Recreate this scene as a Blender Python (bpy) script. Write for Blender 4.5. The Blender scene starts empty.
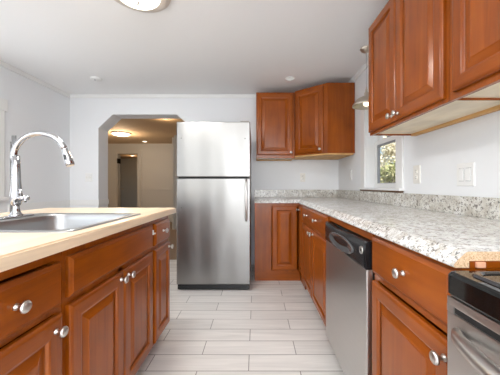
import bpy, bmesh, math, random
from mathutils import Vector, Matrix
random.seed(7)
R = math.radians
S = bpy.context.scene
COL = S.collection

# ------------------------------------------------------------------ camera
FPX, H = 266.0, 1.07
cd = bpy.data.cameras.new('camera')
cam = bpy.data.objects.new('camera', cd); COL.objects.link(cam)
cam.location = (0, 0, H); cam.rotation_euler = (R(90), 0, 0)
cd.sensor_fit = 'HORIZONTAL'; cd.sensor_width = 36.0
cd.lens = 36.0 * FPX / 500
cd.shift_x = -6.0 / 500
cd.shift_y = -2.0 / 500
cd.clip_start = 0.02; cd.clip_end = 200
S.camera = cam

# ------------------------------------------------------------------ world, sun, window and fill light, exposure
w = bpy.data.worlds.new('world'); S.world = w; w.use_nodes = True
nt = w.node_tree; nt.nodes.clear()
sky = nt.nodes.new('ShaderNodeTexSky'); sky.sky_type = 'NISHITA'; sky.sun_disc = False
sky.sun_elevation = R(48); sky.sun_rotation = R(180)
bg = nt.nodes.new('ShaderNodeBackground'); bg.inputs['Strength'].default_value = 0.12
out = nt.nodes.new('ShaderNodeOutputWorld')
nt.links.new(sky.outputs[0], bg.inputs[0]); nt.links.new(bg.outputs[0], out.inputs[0])

def light(name, kind, loc, rot, power, color=(1, 1, 1), size=None, size_y=None, radius=None):
    l = bpy.data.lights.new(name, kind); l.energy = power; l.color = color
    if kind == 'AREA':
        l.shape = 'RECTANGLE'; l.size = size; l.size_y = size_y or size
    if radius is not None and kind in ('POINT', 'SPOT'): l.shadow_soft_size = radius
    o = bpy.data.objects.new(name, l); COL.objects.link(o)
    o.location = loc; o.rotation_euler = rot
    return o
sun = light('sun', 'SUN', (0, -10, 12), (R(42), 0, R(-14)), 6.0, (1, .95, .86))
# daylight at the far left window; the rest is fill added at unseen openings
light('fill_rear_door', 'AREA', (-1.35, -3.34, 1.12), (R(90), 0, 0), 16, (.90, .95, 1), 1.7, 2.0)
light('fill_rear_window', 'AREA', (0.35, -3.34, 1.38), (R(90), 0, 0), 60, (.93, .96, 1), 1.3, 1.4)
light('daylight_left_window', 'AREA', (-2.50, 2.02, 1.38), (R(90), 0, R(-90)), 5, (.90, .95, 1), .94, .8)
light('fill_left_near', 'AREA', (-2.50, -.9, 1.45), (R(90), 0, R(-90)), 12, (.90, .95, 1), 1.7, 1.1)
# unseen fill lights added at the ceiling above and behind the camera
light('ceiling_fill_light', 'AREA', (-.7, -.05, 2.255), (0, 0, 0), 17, (1, .98, .95), 1.75, 1.15)
light('ceiling_fill_light', 'AREA', (-.7, -2.3, 2.255), (0, 0, 0), 10, (.95, .975, 1), 1.75, 1.15)
S.view_settings.view_transform = 'Standard'
S.view_settings.look = 'None'
S.view_settings.gamma = 1.0
S.view_settings.use_curve_mapping = False
S.view_settings.exposure = 0.45

# ------------------------------------------------------------------ materials
def mat(name):
    m = bpy.data.materials.new(name); m.use_nodes = True
    return m, m.node_tree, m.node_tree.nodes['Principled BSDF']
def setp(b, **k):
    for a, v in k.items(): b.inputs[a.replace('_', ' ')].default_value = v
def plain(name, col, rough=.5, metal=0, coat=0, spec=.5, bump=0, bscale=200):
    m, t, b = mat(name)
    setp(b, Base_Color=(*col, 1), Roughness=rough, Metallic=metal, Coat_Weight=coat, Specular_IOR_Level=spec)
    if bump:
        tc = t.nodes.new('ShaderNodeTexCoord'); n = t.nodes.new('ShaderNodeTexNoise')
        n.inputs['Scale'].default_value = bscale; n.inputs['Detail'].default_value = 3
        bp = t.nodes.new('ShaderNodeBump'); bp.inputs['Strength'].default_value = bump; bp.inputs['Distance'].default_value = .002
        t.links.new(tc.outputs['Object'], n.inputs['Vector']); t.links.new(n.outputs['Fac'], bp.inputs['Height'])
        t.links.new(bp.outputs[0], b.inputs['Normal'])
    return m
def ramp(t, stops):
    r = t.nodes.new('ShaderNodeValToRGB')
    while len(r.color_ramp.elements) < len(stops): r.color_ramp.elements.new(.5)
    for e, (p, c) in zip(r.color_ramp.elements, stops):
        e.position = p; e.color = (*c, 1) if len(c) == 3 else c
    return r
def coords(t, scale, rnd=True):
    tc = t.nodes.new('ShaderNodeTexCoord'); mp = t.nodes.new('ShaderNodeMapping')
    mp.inputs['Scale'].default_value = scale
    t.links.new(tc.outputs['Object'], mp.inputs['Vector'])
    if rnd:
        oi = t.nodes.new('ShaderNodeObjectInfo'); ml = t.nodes.new('ShaderNodeMath'); ml.operation = 'MULTIPLY'
        ml.inputs[1].default_value = 37.0
        t.links.new(oi.outputs['Random'], ml.inputs[0]); t.links.new(ml.outputs[0], mp.inputs['Location'])
    return mp
def wood(name, scale, c0, c1, c2, rough=.34, coat=.55, nscale=1.0):
    m, t, b = mat(name)
    mp = coords(t, scale)
    n = t.nodes.new('ShaderNodeTexNoise'); n.inputs['Scale'].default_value = nscale
    n.inputs['Detail'].default_value = 6; n.inputs['Roughness'].default_value = .6; n.inputs['Distortion'].default_value = .6
    t.links.new(mp.outputs[0], n.inputs['Vector'])
    r = ramp(t, [(.25, c0), (.5, c1), (.78, c2)])
    t.links.new(n.outputs['Fac'], r.inputs[0])
    # broad soft blotches of the stain
    tc = t.nodes.new('ShaderNodeTexCoord'); n2 = t.nodes.new('ShaderNodeTexNoise'); n2.inputs['Scale'].default_value = 5
    t.links.new(tc.outputs['Object'], n2.inputs['Vector'])
    mr = t.nodes.new('ShaderNodeMapRange'); mr.inputs['From Min'].default_value = .3; mr.inputs['From Max'].default_value = .7
    mr.inputs['To Min'].default_value = .86; mr.inputs['To Max'].default_value = 1.14
    t.links.new(n2.outputs['Fac'], mr.inputs[0])
    mx = t.nodes.new('ShaderNodeVectorMath'); mx.operation = 'SCALE'
    t.links.new(r.outputs[0], mx.inputs[0]); t.links.new(mr.outputs[0], mx.inputs['Scale'])
    t.links.new(mx.outputs[0], b.inputs['Base Color'])
    setp(b, Roughness=rough, Coat_Weight=coat, Coat_Roughness=.2, Specular_IOR_Level=.15)
    return m
C0, C1, C2 = (.20, .040, .001), (.285, .063, .0018), (.36, .090, .004)
W_V = wood('cherry_vertical', (22, 22, 1.6), C0, C1, C2)
W_Y = wood('cherry_along_counter', (22, 1.6, 22), C0, C1, C2)
W_X = wood('cherry_across', (1.6, 22, 22), C0, C1, C2)
W_DARK = wood('cherry_edge', (22, 1.6, 22), (.09, .02, .008), (.15, .035, .012), (.2, .05, .02))
BIRCH = wood('birch_panel', (12, 1.5, 12), (.78, .66, .48), (.84, .73, .56), (.88, .79, .64), .5, 0)
BIRCH_RAIL = wood('pine_rail', (12, 1.5, 12), (.55, .30, .11), (.66, .38, .15), (.74, .46, .2), .5, 0)
PARTICLE = None
def speck(name, base, dark, scale=160, rough=.7):
    m, t, b = mat(name); mp = coords(t, (1, 1, 1), False)
    v = t.nodes.new('ShaderNodeTexVoronoi'); v.inputs['Scale'].default_value = scale
    t.links.new(mp.outputs[0], v.inputs['Vector'])
    sp = t.nodes.new('ShaderNodeSeparateColor'); t.links.new(v.outputs['Color'], sp.inputs[0])
    r = ramp(t, [(0, dark), (.35, tuple((a + c) / 2 for a, c in zip(base, dark))), (1, base)])
    t.links.new(sp.outputs[0], r.inputs[0]); t.links.new(r.outputs[0], b.inputs['Base Color'])
    setp(b, Roughness=rough); return m
PARTICLE = speck('particle_board', (.78, .56, .36), (.45, .27, .14), 420)

def granite(name, k, base):
    m, t, b = mat(name); mp = coords(t, (1, 1, 1), False)
    n = t.nodes.new('ShaderNodeTexNoise'); n.inputs['Scale'].default_value = 11; n.inputs['Detail'].default_value = 6; n.inputs['Distortion'].default_value = .5
    t.links.new(mp.outputs[0], n.inputs['Vector'])
    r = ramp(t, base)
    t.links.new(n.outputs['Fac'], r.inputs[0])
    def layer(scale, thr, wid, col, prev, seed, fac=1.0, detail=2):
        mp2 = t.nodes.new('ShaderNodeMapping'); mp2.inputs['Location'].default_value = (seed, seed * 2, seed * 3)
        t.links.new(mp.outputs[0], mp2.inputs['Vector'])
        q = t.nodes.new('ShaderNodeTexNoise'); q.inputs['Scale'].default_value = scale; q.inputs['Detail'].default_value = detail
        q.inputs['Roughness'].default_value = .7
        t.links.new(mp2.outputs[0], q.inputs['Vector'])
        rr = ramp(t, [(thr, (0, 0, 0)), (thr + wid, (fac, fac, fac))]); t.links.new(q.outputs['Fac'], rr.inputs[0])
        mx = t.nodes.new('ShaderNodeMix'); mx.data_type = 'RGBA'
        t.links.new(rr.outputs[0], mx.inputs['Factor']); t.links.new(prev, mx.inputs['A']); mx.inputs['B'].default_value = (*col, 1)
        return mx.outputs['Result']
    c = layer(38, .53, .06, (.50, .46, .40), r.outputs[0], 3.1, .75 * k)
    c = layer(70, .575, .05, (.20, .18, .16), c, 8.7, .9 * k)
    c = layer(110, .61, .04, (.06, .06, .06), c, 17.3, .8)
    t.links.new(c, b.inputs['Base Color'])
    setp(b, Roughness=.16, Specular_IOR_Level=.45); return m
GRANITE_GLARE = granite('speckled_granite_glare', .9, [(.3, (.62, .61, .58)), (.5, (.78, .78, .76)), (.7, (.86, .86, .85))])  # counter top: glare whitening put into the laminate colour
GRANITE_NO_GLARE = granite('speckled_granite_no_glare', 1.0, [(.3, (.50, .46, .40)), (.5, (.68, .66, .61)), (.7, (.80, .79, .76))])  # same laminate without the painted glare, darker for the upright splash

def butcher():
    m, t, b = mat('pale_butcher_block')
    mp = coords(t, (1, 1, 1), False)
    rot = t.nodes.new('ShaderNodeMapping'); rot.inputs['Rotation'].default_value = (0, 0, R(90))
    t.links.new(mp.outputs[0], rot.inputs['Vector'])
    br = t.nodes.new('ShaderNodeTexBrick'); br.inputs['Scale'].default_value = 1
    br.inputs['Brick Width'].default_value = .9; br.inputs['Row Height'].default_value = .085
    br.inputs['Mortar Size'].default_value = .0006; br.inputs['Mortar Smooth'].default_value = 1
    br.inputs['Color1'].default_value = (.86, .70, .51, 1); br.inputs['Color2'].default_value = (.78, .59, .41, 1); br.inputs['Mortar'].default_value = (.68, .5, .33, 1)
    br.inputs['Bias'].default_value = -.35
    t.links.new(rot.outputs[0], br.inputs['Vector'])
    mp2 = coords(t, (28, 2, 28), False); n = t.nodes.new('ShaderNodeTexNoise'); n.inputs['Detail'].default_value = 5; n.inputs['Scale'].default_value = 1; n.inputs['Distortion'].default_value = 1
    t.links.new(mp2.outputs[0], n.inputs['Vector'])
    mr = t.nodes.new('ShaderNodeMapRange'); mr.inputs['From Min'].default_value = .3; mr.inputs['From Max'].default_value = .7; mr.inputs['To Min'].default_value = .88; mr.inputs['To Max'].default_value = 1.1
    t.links.new(n.outputs['Fac'], mr.inputs[0])
    mx = t.nodes.new('ShaderNodeVectorMath'); mx.operation = 'SCALE'
    t.links.new(br.outputs['Color'], mx.inputs[0]); t.links.new(mr.outputs[0], mx.inputs['Scale'])
    t.links.new(mx.outputs[0], b.inputs['Base Color']); setp(b, Roughness=.3, Specular_IOR_Level=.4)
    return m
BUTCHER = butcher()

def tiles():
    m, t, b = mat('pale_wood_look_tile')
    mp = coords(t, (1, 1, 1), False)
    mp.inputs['Location'].default_value = (.043 + .595 * 20, -1.981 + .149 * 60, 0)
    br = t.nodes.new('ShaderNodeTexBrick'); br.inputs['Scale'].default_value = 1; br.offset = .5; br.offset_frequency = 2
    br.inputs['Brick Width'].default_value = .595; br.inputs['Row Height'].default_value = .149
    br.inputs['Mortar Size'].default_value = .0028; br.inputs['Mortar Smooth'].default_value = .2
    br.inputs['Color1'].default_value = (.76, .74, .715, 1); br.inputs['Color2'].default_value = (.69, .67, .645, 1); br.inputs['Mortar'].default_value = (.27, .25, .235, 1)
    t.links.new(mp.outputs[0], br.inputs['Vector'])
    mp2 = coords(t, (2.2, 26, 1), False); n = t.nodes.new('ShaderNodeTexNoise'); n.inputs['Scale'].default_value = 1; n.inputs['Detail'].default_value = 6; n.inputs['Distortion'].default_value = .8
    t.links.new(mp2.outputs[0], n.inputs['Vector'])
    mr = t.nodes.new('ShaderNodeMapRange'); mr.inputs['From Min'].default_value = .3; mr.inputs['From Max'].default_value = .7; mr.inputs['To Min'].default_value = .9; mr.inputs['To Max'].default_value = 1.08
    t.links.new(n.outputs['Fac'], mr.inputs[0])
    mx = t.nodes.new('ShaderNodeVectorMath'); mx.operation = 'SCALE'
    t.links.new(br.outputs['Color'], mx.inputs[0]); t.links.new(mr.outputs[0], mx.inputs['Scale'])
    t.links.new(mx.outputs[0], b.inputs['Base Color'])
    bp = t.nodes.new('ShaderNodeBump'); bp.invert = True; bp.inputs['Strength'].default_value = .5; bp.inputs['Distance'].default_value = .002
    t.links.new(br.outputs['Fac'], bp.inputs['Height']); t.links.new(bp.outputs[0], b.inputs['Normal'])
    setp(b, Roughness=.36, Specular_IOR_Level=.4)
    return m
TILE = tiles()

def steel(name, scale, col=(.66, .65, .64), rough=.24, wave=.0, metal=1.0):
    m, t, b = mat(name)
    mp = coords(t, scale); n = t.nodes.new('ShaderNodeTexNoise'); n.inputs['Scale'].default_value = 1; n.inputs['Detail'].default_value = 4
    t.links.new(mp.outputs[0], n.inputs['Vector'])
    mr = t.nodes.new('ShaderNodeMapRange'); mr.inputs['To Min'].default_value = rough - .05; mr.inputs['To Max'].default_value = rough + .08
    t.links.new(n.outputs['Fac'], mr.inputs[0]); t.links.new(mr.outputs[0], b.inputs['Roughness'])
    tc = t.nodes.new('ShaderNodeTexCoord'); mp3 = t.nodes.new('ShaderNodeMapping'); mp3.inputs['Scale'].default_value = (5, 5, .8)
    n3 = t.nodes.new('ShaderNodeTexNoise'); n3.inputs['Scale'].default_value = 1; n3.inputs['Detail'].default_value = 0
    t.links.new(tc.outputs['Object'], mp3.inputs['Vector']); t.links.new(mp3.outputs[0], n3.inputs['Vector'])
    bp = t.nodes.new('ShaderNodeBump'); bp.inputs['Strength'].default_value = 1; bp.inputs['Distance'].default_value = wave
    t.links.new(n3.outputs['Fac'], bp.inputs['Height'])
    b2 = t.nodes.new('ShaderNodeBump'); b2.inputs['Strength'].default_value = .025; b2.inputs['Distance'].default_value = .001
    t.links.new(n.outputs['Fac'], b2.inputs['Height']); t.links.new(bp.outputs[0], b2.inputs['Normal'])
    t.links.new(b2.outputs[0], b.inputs['Normal'])
    setp(b, Base_Color=(*col, 1), Metallic=metal)
    return m
STEEL_F = steel('brushed_steel_fridge', (3, 3, 180), (.29, .286, .28), .31, .013)
STEEL_D = steel('brushed_steel_dark', (3, 3, 180), (.60, .585, .57), .30, .004)
STEEL_S = steel('sink_steel', (3, 160, 3), (.43, .43, .43), .30, 0)
CHROME = plain('chrome', (.50, .50, .52), .07, 1)
NICKEL = plain('satin_nickel', (.62, .60, .57), .34, 1)
BRONZE = plain('brushed_nickel_shade', (.66, .60, .52), .34, 1)
WALL = plain('white_wall_paint', (.84, .855, .875), .55, bump=.15, bscale=260)
CEIL = plain('ceiling_paint', (.90, .905, .91), .8, bump=.2, bscale=120)
TRIM = plain('white_trim_paint', (.84, .84, .83), .35)
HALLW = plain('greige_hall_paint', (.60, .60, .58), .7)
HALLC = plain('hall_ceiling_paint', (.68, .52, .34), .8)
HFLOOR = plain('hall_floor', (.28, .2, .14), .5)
BLACK = plain('black_plastic', (.012, .013, .015), .22)
BLACKM = plain('matt_black', (.008, .008, .008), .6)
GLASSK = plain('black_ceramic_glass', (.005, .005, .005), .06, spec=.5)
PLATE = plain('white_plate_plastic', (.86, .86, .85), .3)
IVORY = plain('ivory_plastic', (.82, .80, .75), .3)
DSLOT = plain('slot_dark', (.05, .05, .05), .5)
VINYL = plain('grey_vinyl', (.33, .34, .36), .4)
GREYM = plain('fridge_side_grey', (.34, .31, .28), .45)
BROWNW = plain('stained_sill_strip', (.14, .07, .03), .5)
SOIL = plain('soil', (.16, .15, .08), .9)
BARK = plain('bark', (.1, .07, .05), .9)
def leafmat(name, a, b_):
    m, t, b = mat(name); mp = coords(t, (1, 1, 1), False)
    n = t.nodes.new('ShaderNodeTexNoise'); n.inputs['Scale'].default_value = 6
    t.links.new(mp.outputs[0], n.inputs['Vector']); r = ramp(t, [(.35, a), (.65, b_)])
    t.links.new(n.outputs['Fac'], r.inputs[0]); t.links.new(r.outputs[0], b.inputs['Base Color']); setp(b, Roughness=.6)
    return m
LEAF = leafmat('pale_leaves', (.55, .52, .34), (.85, .80, .66))
LEAF2 = leafmat('green_leaves', (.25, .30, .10), (.55, .52, .28))
def emit(name, col, s):
    m = bpy.data.materials.new(name); m.use_nodes = True; t = m.node_tree; t.nodes.clear()
    e = t.nodes.new('ShaderNodeEmission'); e.inputs[0].default_value = (*col, 1); e.inputs[1].default_value = s
    o = t.nodes.new('ShaderNodeOutputMaterial'); t.links.new(e.outputs[0], o.inputs[0]); return m
LAMP = emit('lit_opal_glass', (1, .93, .78), 2.6)
LAMPH = emit('lit_hall_lamp', (1, .86, .66), 5.0)
LAMPD = emit('dim_downlight', (1, .96, .9), .38)
BULB = emit('bulb', (1, .85, .6), 3.0)
def glassmat():
    m = bpy.data.materials.new('window_glass'); m.use_nodes = True; t = m.node_tree; t.nodes.clear()
    tr = t.nodes.new('ShaderNodeBsdfTransparent'); gl = t.nodes.new('ShaderNodeBsdfGlossy'); gl.inputs['Roughness'].default_value = .02
    mx = t.nodes.new('ShaderNodeMixShader'); mx.inputs[0].default_value = .06
    o = t.nodes.new('ShaderNodeOutputMaterial')
    t.links.new(tr.outputs[0], mx.inputs[1]); t.links.new(gl.outputs[0], mx.inputs[2]); t.links.new(mx.outputs[0], o.inputs[0]); return m
GLASS = glassmat()

# ------------------------------------------------------------------ mesh helpers
def BM(): return bmesh.new()
def box(bm, x0, x1, y0, y1, z0, z1, bev=0, mi=0, seg=2):
    x0, x1 = sorted((x0, x1)); y0, y1 = sorted((y0, y1)); z0, z1 = sorted((z0, z1))
    v = [bm.verts.new((x, y, z)) for x in (x0, x1) for y in (y0, y1) for z in (z0, z1)]
    idx = [(0, 1, 3, 2), (4, 6, 7, 5), (0, 4, 5, 1), (2, 3, 7, 6), (0, 2, 6, 4), (1, 5, 7, 3)]
    fs = [bm.faces.new([v[i] for i in f]) for f in idx]
    for f in fs: f.material_index = mi
    if bev:
        es = list({e for f in fs for e in f.edges})
        r = bmesh.ops.bevel(bm, geom=es, offset=bev, segments=seg, affect='EDGES', profile=.7)
        for f in r['faces']: f.material_index = mi
    return fs
def prism(bm, pts, axis, a0, a1, mi=0):
    """polygon pts (p,q) extruded along axis: 'z'->(p,q,a) 'y'->(p,a,q) 'x'->(a,p,q)"""
    def P(p, q, a): return {'z': (p, q, a), 'y': (p, a, q), 'x': (a, p, q)}[axis]
    A = [bm.verts.new(P(p, q, a0)) for p, q in pts]; B = [bm.verts.new(P(p, q, a1)) for p, q in pts]
    n = len(pts); fs = [bm.faces.new(A), bm.faces.new(B[::-1])]
    for i in range(n): fs.append(bm.faces.new((A[i], B[i], B[(i + 1) % n], A[(i + 1) % n])))
    for f in fs: f.material_index = mi
    return fs
def basis(o, u, n):
    """local (a,b,c) -> o + a*u + b*Z + c*n"""
    o = Vector(o); u = Vector(u); n = Vector(n)
    return lambda a, b, c: o + u * a + Vector((0, 0, 1)) * b + n * c
def rings(bm, F, w, h, prof, rail_mi=None, cap=True, back=True):
    """rectangular rings: prof = [(inset, depth)]"""
    prev = None; first = None
    for k, (i, d) in enumerate(prof):
        cur = [bm.verts.new(F(a, b, d)) for a, b in ((i, i), (w - i, i), (w - i, h - i), (i, h - i))]
        if prev:
            for j in range(4):
                f = bm.faces.new((prev[j], prev[(j + 1) % 4], cur[(j + 1) % 4], cur[j]))
                if rail_mi is not None and j in (0, 2): f.material_index = rail_mi
        else: first = cur
        prev = cur
    if cap:
        f = bm.faces.new(prev)
        if cap == 'rail' and rail_mi is not None: f.material_index = rail_mi
    if back: bm.faces.new(first[::-1])
def lathe(bm, prof, o=(0, 0, 0), ax=(0, 0, 1), seg=24, mi=0, close=True):
    """prof = [(r, t)] spun round axis ax through o"""
    o = Vector(o); ax = Vector(ax).normalized()
    e = Vector((1, 0, 0)) if abs(ax.x) < .9 else Vector((0, 1, 0))
    u = ax.cross(e).normalized(); v = ax.cross(u)
    rows = []
    for r, t in prof:
        if r < 1e-6: rows.append([bm.verts.new(o + ax * t)])
        else: rows.append([bm.verts.new(o + ax * t + (u * math.cos(2 * math.pi * k / seg) + v * math.sin(2 * math.pi * k / seg)) * r) for k in range(seg)])
    for A, B in zip(rows, rows[1:]):
        for k in range(seg):
            k2 = (k + 1) % seg
            if len(A) == 1 and len(B) == 1: continue
            if len(A) == 1: f = bm.faces.new((A[0], B[k], B[k2]))
            elif len(B) == 1: f = bm.faces.new((A[k], A[k2], B[0]))
            else: f = bm.faces.new((A[k], A[k2], B[k2], B[k]))
            f.material_index = mi; f.smooth = True
    if close:
        for rw in (rows[0], rows[-1]):
            if len(rw) > 2:
                f = bm.faces.new(rw); f.material_index = mi
def tube(bm, pts, rad, seg=12, mi=0):
    """tube through pts; rad scalar or list"""
    pts = [Vector(p) for p in pts]; n = len(pts)
    rads = rad if isinstance(rad, (list, tuple)) else [rad] * n
    rows = []; up = None
    for i, p in enumerate(pts):
        d = (pts[min(i + 1, n - 1)] - pts[max(i - 1, 0)]).normalized()
        if up is None:
            up = Vector((0, 0, 1)) if abs(d.z) < .9 else Vector((0, 1, 0))
        a = (up - d * up.dot(d)).normalized(); up = a; c = d.cross(a)
        rows.append([bm.verts.new(p + (a * math.cos(2 * math.pi * k / seg) + c * math.sin(2 * math.pi * k / seg)) * rads[i]) for k in range(seg)])
    for A, B in zip(rows, rows[1:]):
        for k in range(seg):
            f = bm.faces.new((A[k], A[(k + 1) % seg], B[(k + 1) % seg], B[k])); f.smooth = True; f.material_index = mi
    for rw in (rows[0][::-1], rows[-1]):
        f = bm.faces.new(rw); f.material_index = mi
def rrect(x0, x1, y0, y1, r, n=6):
    pts = []
    for cx, cy, a in ((x1 - r, y1 - r, 0), (x0 + r, y1 - r, 90), (x0 + r, y0 + r, 180), (x1 - r, y0 + r, 270)):
        for k in range(n + 1):
            t = R(a + 90 * k / n); pts.append((cx + r * math.cos(t), cy + r * math.sin(t)))
    return pts
def loft(bm, loops, mi=0, smooth=True, cap0=False, cap1=True):
    rows = [[bm.verts.new(p) for p in l] for l in loops]
    n = len(rows[0])
    for A, B in zip(rows, rows[1:]):
        for k in range(n):
            f = bm.faces.new((A[k], A[(k + 1) % n], B[(k + 1) % n], B[k])); f.smooth = smooth; f.material_index = mi
    if cap0: bm.faces.new(rows[0][::-1]).material_index = mi
    if cap1: bm.faces.new(rows[-1]).material_index = mi

ORG = {}
def thing(name, label, cat, loc, group=None):
    o = bpy.data.objects.new(name, None); COL.objects.link(o); o.location = loc
    o.empty_display_size = .1
    o['label'] = label; o['category'] = cat
    if group: o['group'] = group
    ORG[o.name] = Vector(loc); return o
def obj(name, bm, mats, parent=None, org=None, smooth=None, label=None):
    """link a bmesh drawn in world coordinates as one object"""
    bmesh.ops.recalc_face_normals(bm, faces=bm.faces)
    me = bpy.data.meshes.new(name)
    q = ORG[parent.name] if parent else Vector(org or (0, 0, 0))
    bmesh.ops.translate(bm, verts=bm.verts, vec=-q)
    bm.to_mesh(me); bm.free()
    for m in (mats if isinstance(mats, (list, tuple)) else [mats]): me.materials.append(m)
    o = bpy.data.objects.new(name, me); COL.objects.link(o)
    if parent: o.parent = parent
    else: o.location = q
    ORG[o.name] = q
    if label: o['label'] = label
    return o
def struct(name, bm, m, parent=None):
    o = obj(name, bm, m, parent)
    if not parent: o['kind'] = 'structure'
    return o
def sroot(name, loc):
    o = bpy.data.objects.new(name, None); COL.objects.link(o); o.location = loc; o['kind'] = 'structure'; ORG[o.name] = Vector(loc); return o
def tag(o, label, cat, group=None):
    o['label'] = label; o['category'] = cat
    if group: o['group'] = group

# ------------------------------------------------------------------ the room
XL, XR, YB, YR, ZC = -2.52, 1.116, 3.6, -3.4, 2.30
YH = YB + .234
b = BM(); box(b, XL - .12, XR + .12, YR - .12, YH, -.05, 0); struct('floor', b, TILE)
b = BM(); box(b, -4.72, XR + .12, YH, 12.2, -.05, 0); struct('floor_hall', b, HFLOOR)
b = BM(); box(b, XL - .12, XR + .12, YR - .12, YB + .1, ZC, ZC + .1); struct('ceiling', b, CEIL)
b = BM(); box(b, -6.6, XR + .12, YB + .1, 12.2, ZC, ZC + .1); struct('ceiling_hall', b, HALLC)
# back wall with the clipped-corner opening
b = BM()
for poly in ([(XL - .12, 0), (-2.133, 0), (-2.133, ZC), (XL - .12, ZC)], [(-2.133, 1.848), (-1.938, 2.032), (-1.938, ZC), (-2.133, ZC)], [(-1.938, 2.032), (-1.073, 2.032), (-1.073, ZC), (-1.938, ZC)],
             [(-1.073, 2.032), (-.87, 1.848), (-.87, ZC), (-1.073, ZC)], [(-.87, 0), (XR + .12, 0), (XR + .12, ZC), (-.87, ZC)]):
    prism(b, poly, 'y', YB, YH)
struct('wall_back', b, WALL)
def wall_holes(name, axis, a0, a1, u0, u1, z1, holes, m=WALL):
    """wall slab a0..a1 thick on axis, spanning u0..u1, holes = [(ua,ub,za,zb)] sorted"""
    b = BM()
    def bb(ua, ub, za, zb):
        if ub - ua < 1e-5 or zb - za < 1e-5: return
        if axis == 'x': box(b, a0, a1, ua, ub, za, zb)
        else: box(b, ua, ub, a0, a1, za, zb)
    p = u0
    for ua, ub, za, zb in holes:
        bb(p, ua, 0, z1); bb(ua, ub, 0, za); bb(ua, ub, zb, z1); p = ub
    bb(p, u1, 0, z1)
    return struct(name, b, m)
WY0, WY1, WZ0, WZ1 = 2.10, 2.70, 1.045, 1.90
wall_holes('wall_right', 'x', XR, XR + .12, YR, YB, ZC, [(WY0, WY1, WZ0, WZ1)])
wall_holes('wall_left', 'x', XL - .12, XL, YR, YB, ZC, [(-1.8, 0, .9, 2.0), (1.52, 2.55, .95, 1.81)])
wall_holes('wall_rear', 'y', YR - .12, YR, XL - .12, XR + .12, ZC, [(-2.25, -.45, 0, 2.1), (-.3, 1.0, .68, 2.08)])
# the rooms beyond the opening
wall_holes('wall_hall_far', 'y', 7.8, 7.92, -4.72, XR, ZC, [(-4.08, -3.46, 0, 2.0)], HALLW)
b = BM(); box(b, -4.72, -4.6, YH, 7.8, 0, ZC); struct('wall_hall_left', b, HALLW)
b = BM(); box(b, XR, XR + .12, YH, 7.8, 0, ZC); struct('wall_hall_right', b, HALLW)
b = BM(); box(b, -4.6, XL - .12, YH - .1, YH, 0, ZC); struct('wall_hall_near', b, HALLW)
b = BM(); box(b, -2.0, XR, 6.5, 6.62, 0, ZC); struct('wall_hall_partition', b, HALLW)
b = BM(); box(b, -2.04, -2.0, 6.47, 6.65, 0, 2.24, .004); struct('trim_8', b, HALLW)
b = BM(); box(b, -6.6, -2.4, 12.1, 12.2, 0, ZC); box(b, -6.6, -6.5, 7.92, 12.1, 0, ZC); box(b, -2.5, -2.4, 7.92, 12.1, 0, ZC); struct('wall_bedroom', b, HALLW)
b = BM(); box(b, -6.6, -4.72, 7.92, 12.2, -.05, 0); struct('floor_bedroom', b, HFLOOR)
d = sroot('door_1', (-4.08, 7.8, 0))
b = BM()
box(b, -4.18, -4.08, 7.78, 7.80, 0, 2.10, .004); box(b, -3.46, -3.36, 7.78, 7.80, 0, 2.10, .004); box(b, -4.08, -3.46, 7.78, 7.80, 2.0, 2.10, .004)
box(b, -4.08, -4.06, 7.8, 7.92, 0, 2.0); box(b, -3.48, -3.46, 7.8, 7.92, 0, 2.0)
obj('door_frame', b, HALLW, d)
b = BM(); F = basis((-4.055, 7.93, .01), Vector((-.27, .6, 0)).normalized(), Vector((.6, .27, 0)).normalized())
rings(b, F, .6, 1.97, [(0, -.03), (0, 0), (.1, 0), (.11, -.008), (.16, -.008)]); leaf = obj('door_leaf', b, HALLW, d)
b = BM(); lathe(b, [(.025, 0), (.012, .01), (.012, .04), (.028, .055), (.02, .075), (0, .08)], F(.54, .95, 0), Vector((.6, .27, 0))); obj('door_knob', b, BRONZE, leaf)
b = BM(); box(b, -4.06, -4.035, 7.77, 7.93, 1.72, 1.86, .003); obj('hinge', b, BLACKM, d)

# mouldings
def strip(name, segs, m=TRIM):
    b = BM()
    for s in segs: box(b, *s, .006)
    return struct(name, b, m)
strip('trim_1', [(XL, XR, YB - .018, YB, ZC - .05, ZC)])
strip('trim_2', [(XR - .02, XR, YR, YB - .018, ZC - .055, ZC)])
strip('trim_3', [(XL, XL + .018, YR, YB - .018, ZC - .05, ZC)])
strip('trim_4', [(XL, XL + .014, 2.70, YB - .014, .80, .875)])
strip('trim_5', [(XL, -2.133, YB - .014, YB, .80, .875), (-2.137, -2.119, YB - .014, YH, .80, .875)])
strip('trim_6', [(-3.34, -2.13, 7.782, 7.80, .93, .97)], HALLW)
strip('baseboard_back', [(XL, -2.133, YB - .014, YB, 0, .1)])
strip('baseboard_left', [(XL, XL + .014, YR, YB - .014, 0, .1)])
strip('baseboard_hall', [(-3.36, -2.1, 7.782, 7.80, 0, .12), (-4.6, -4.18, 7.782, 7.80, 0, .12)], HALLW)

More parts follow.
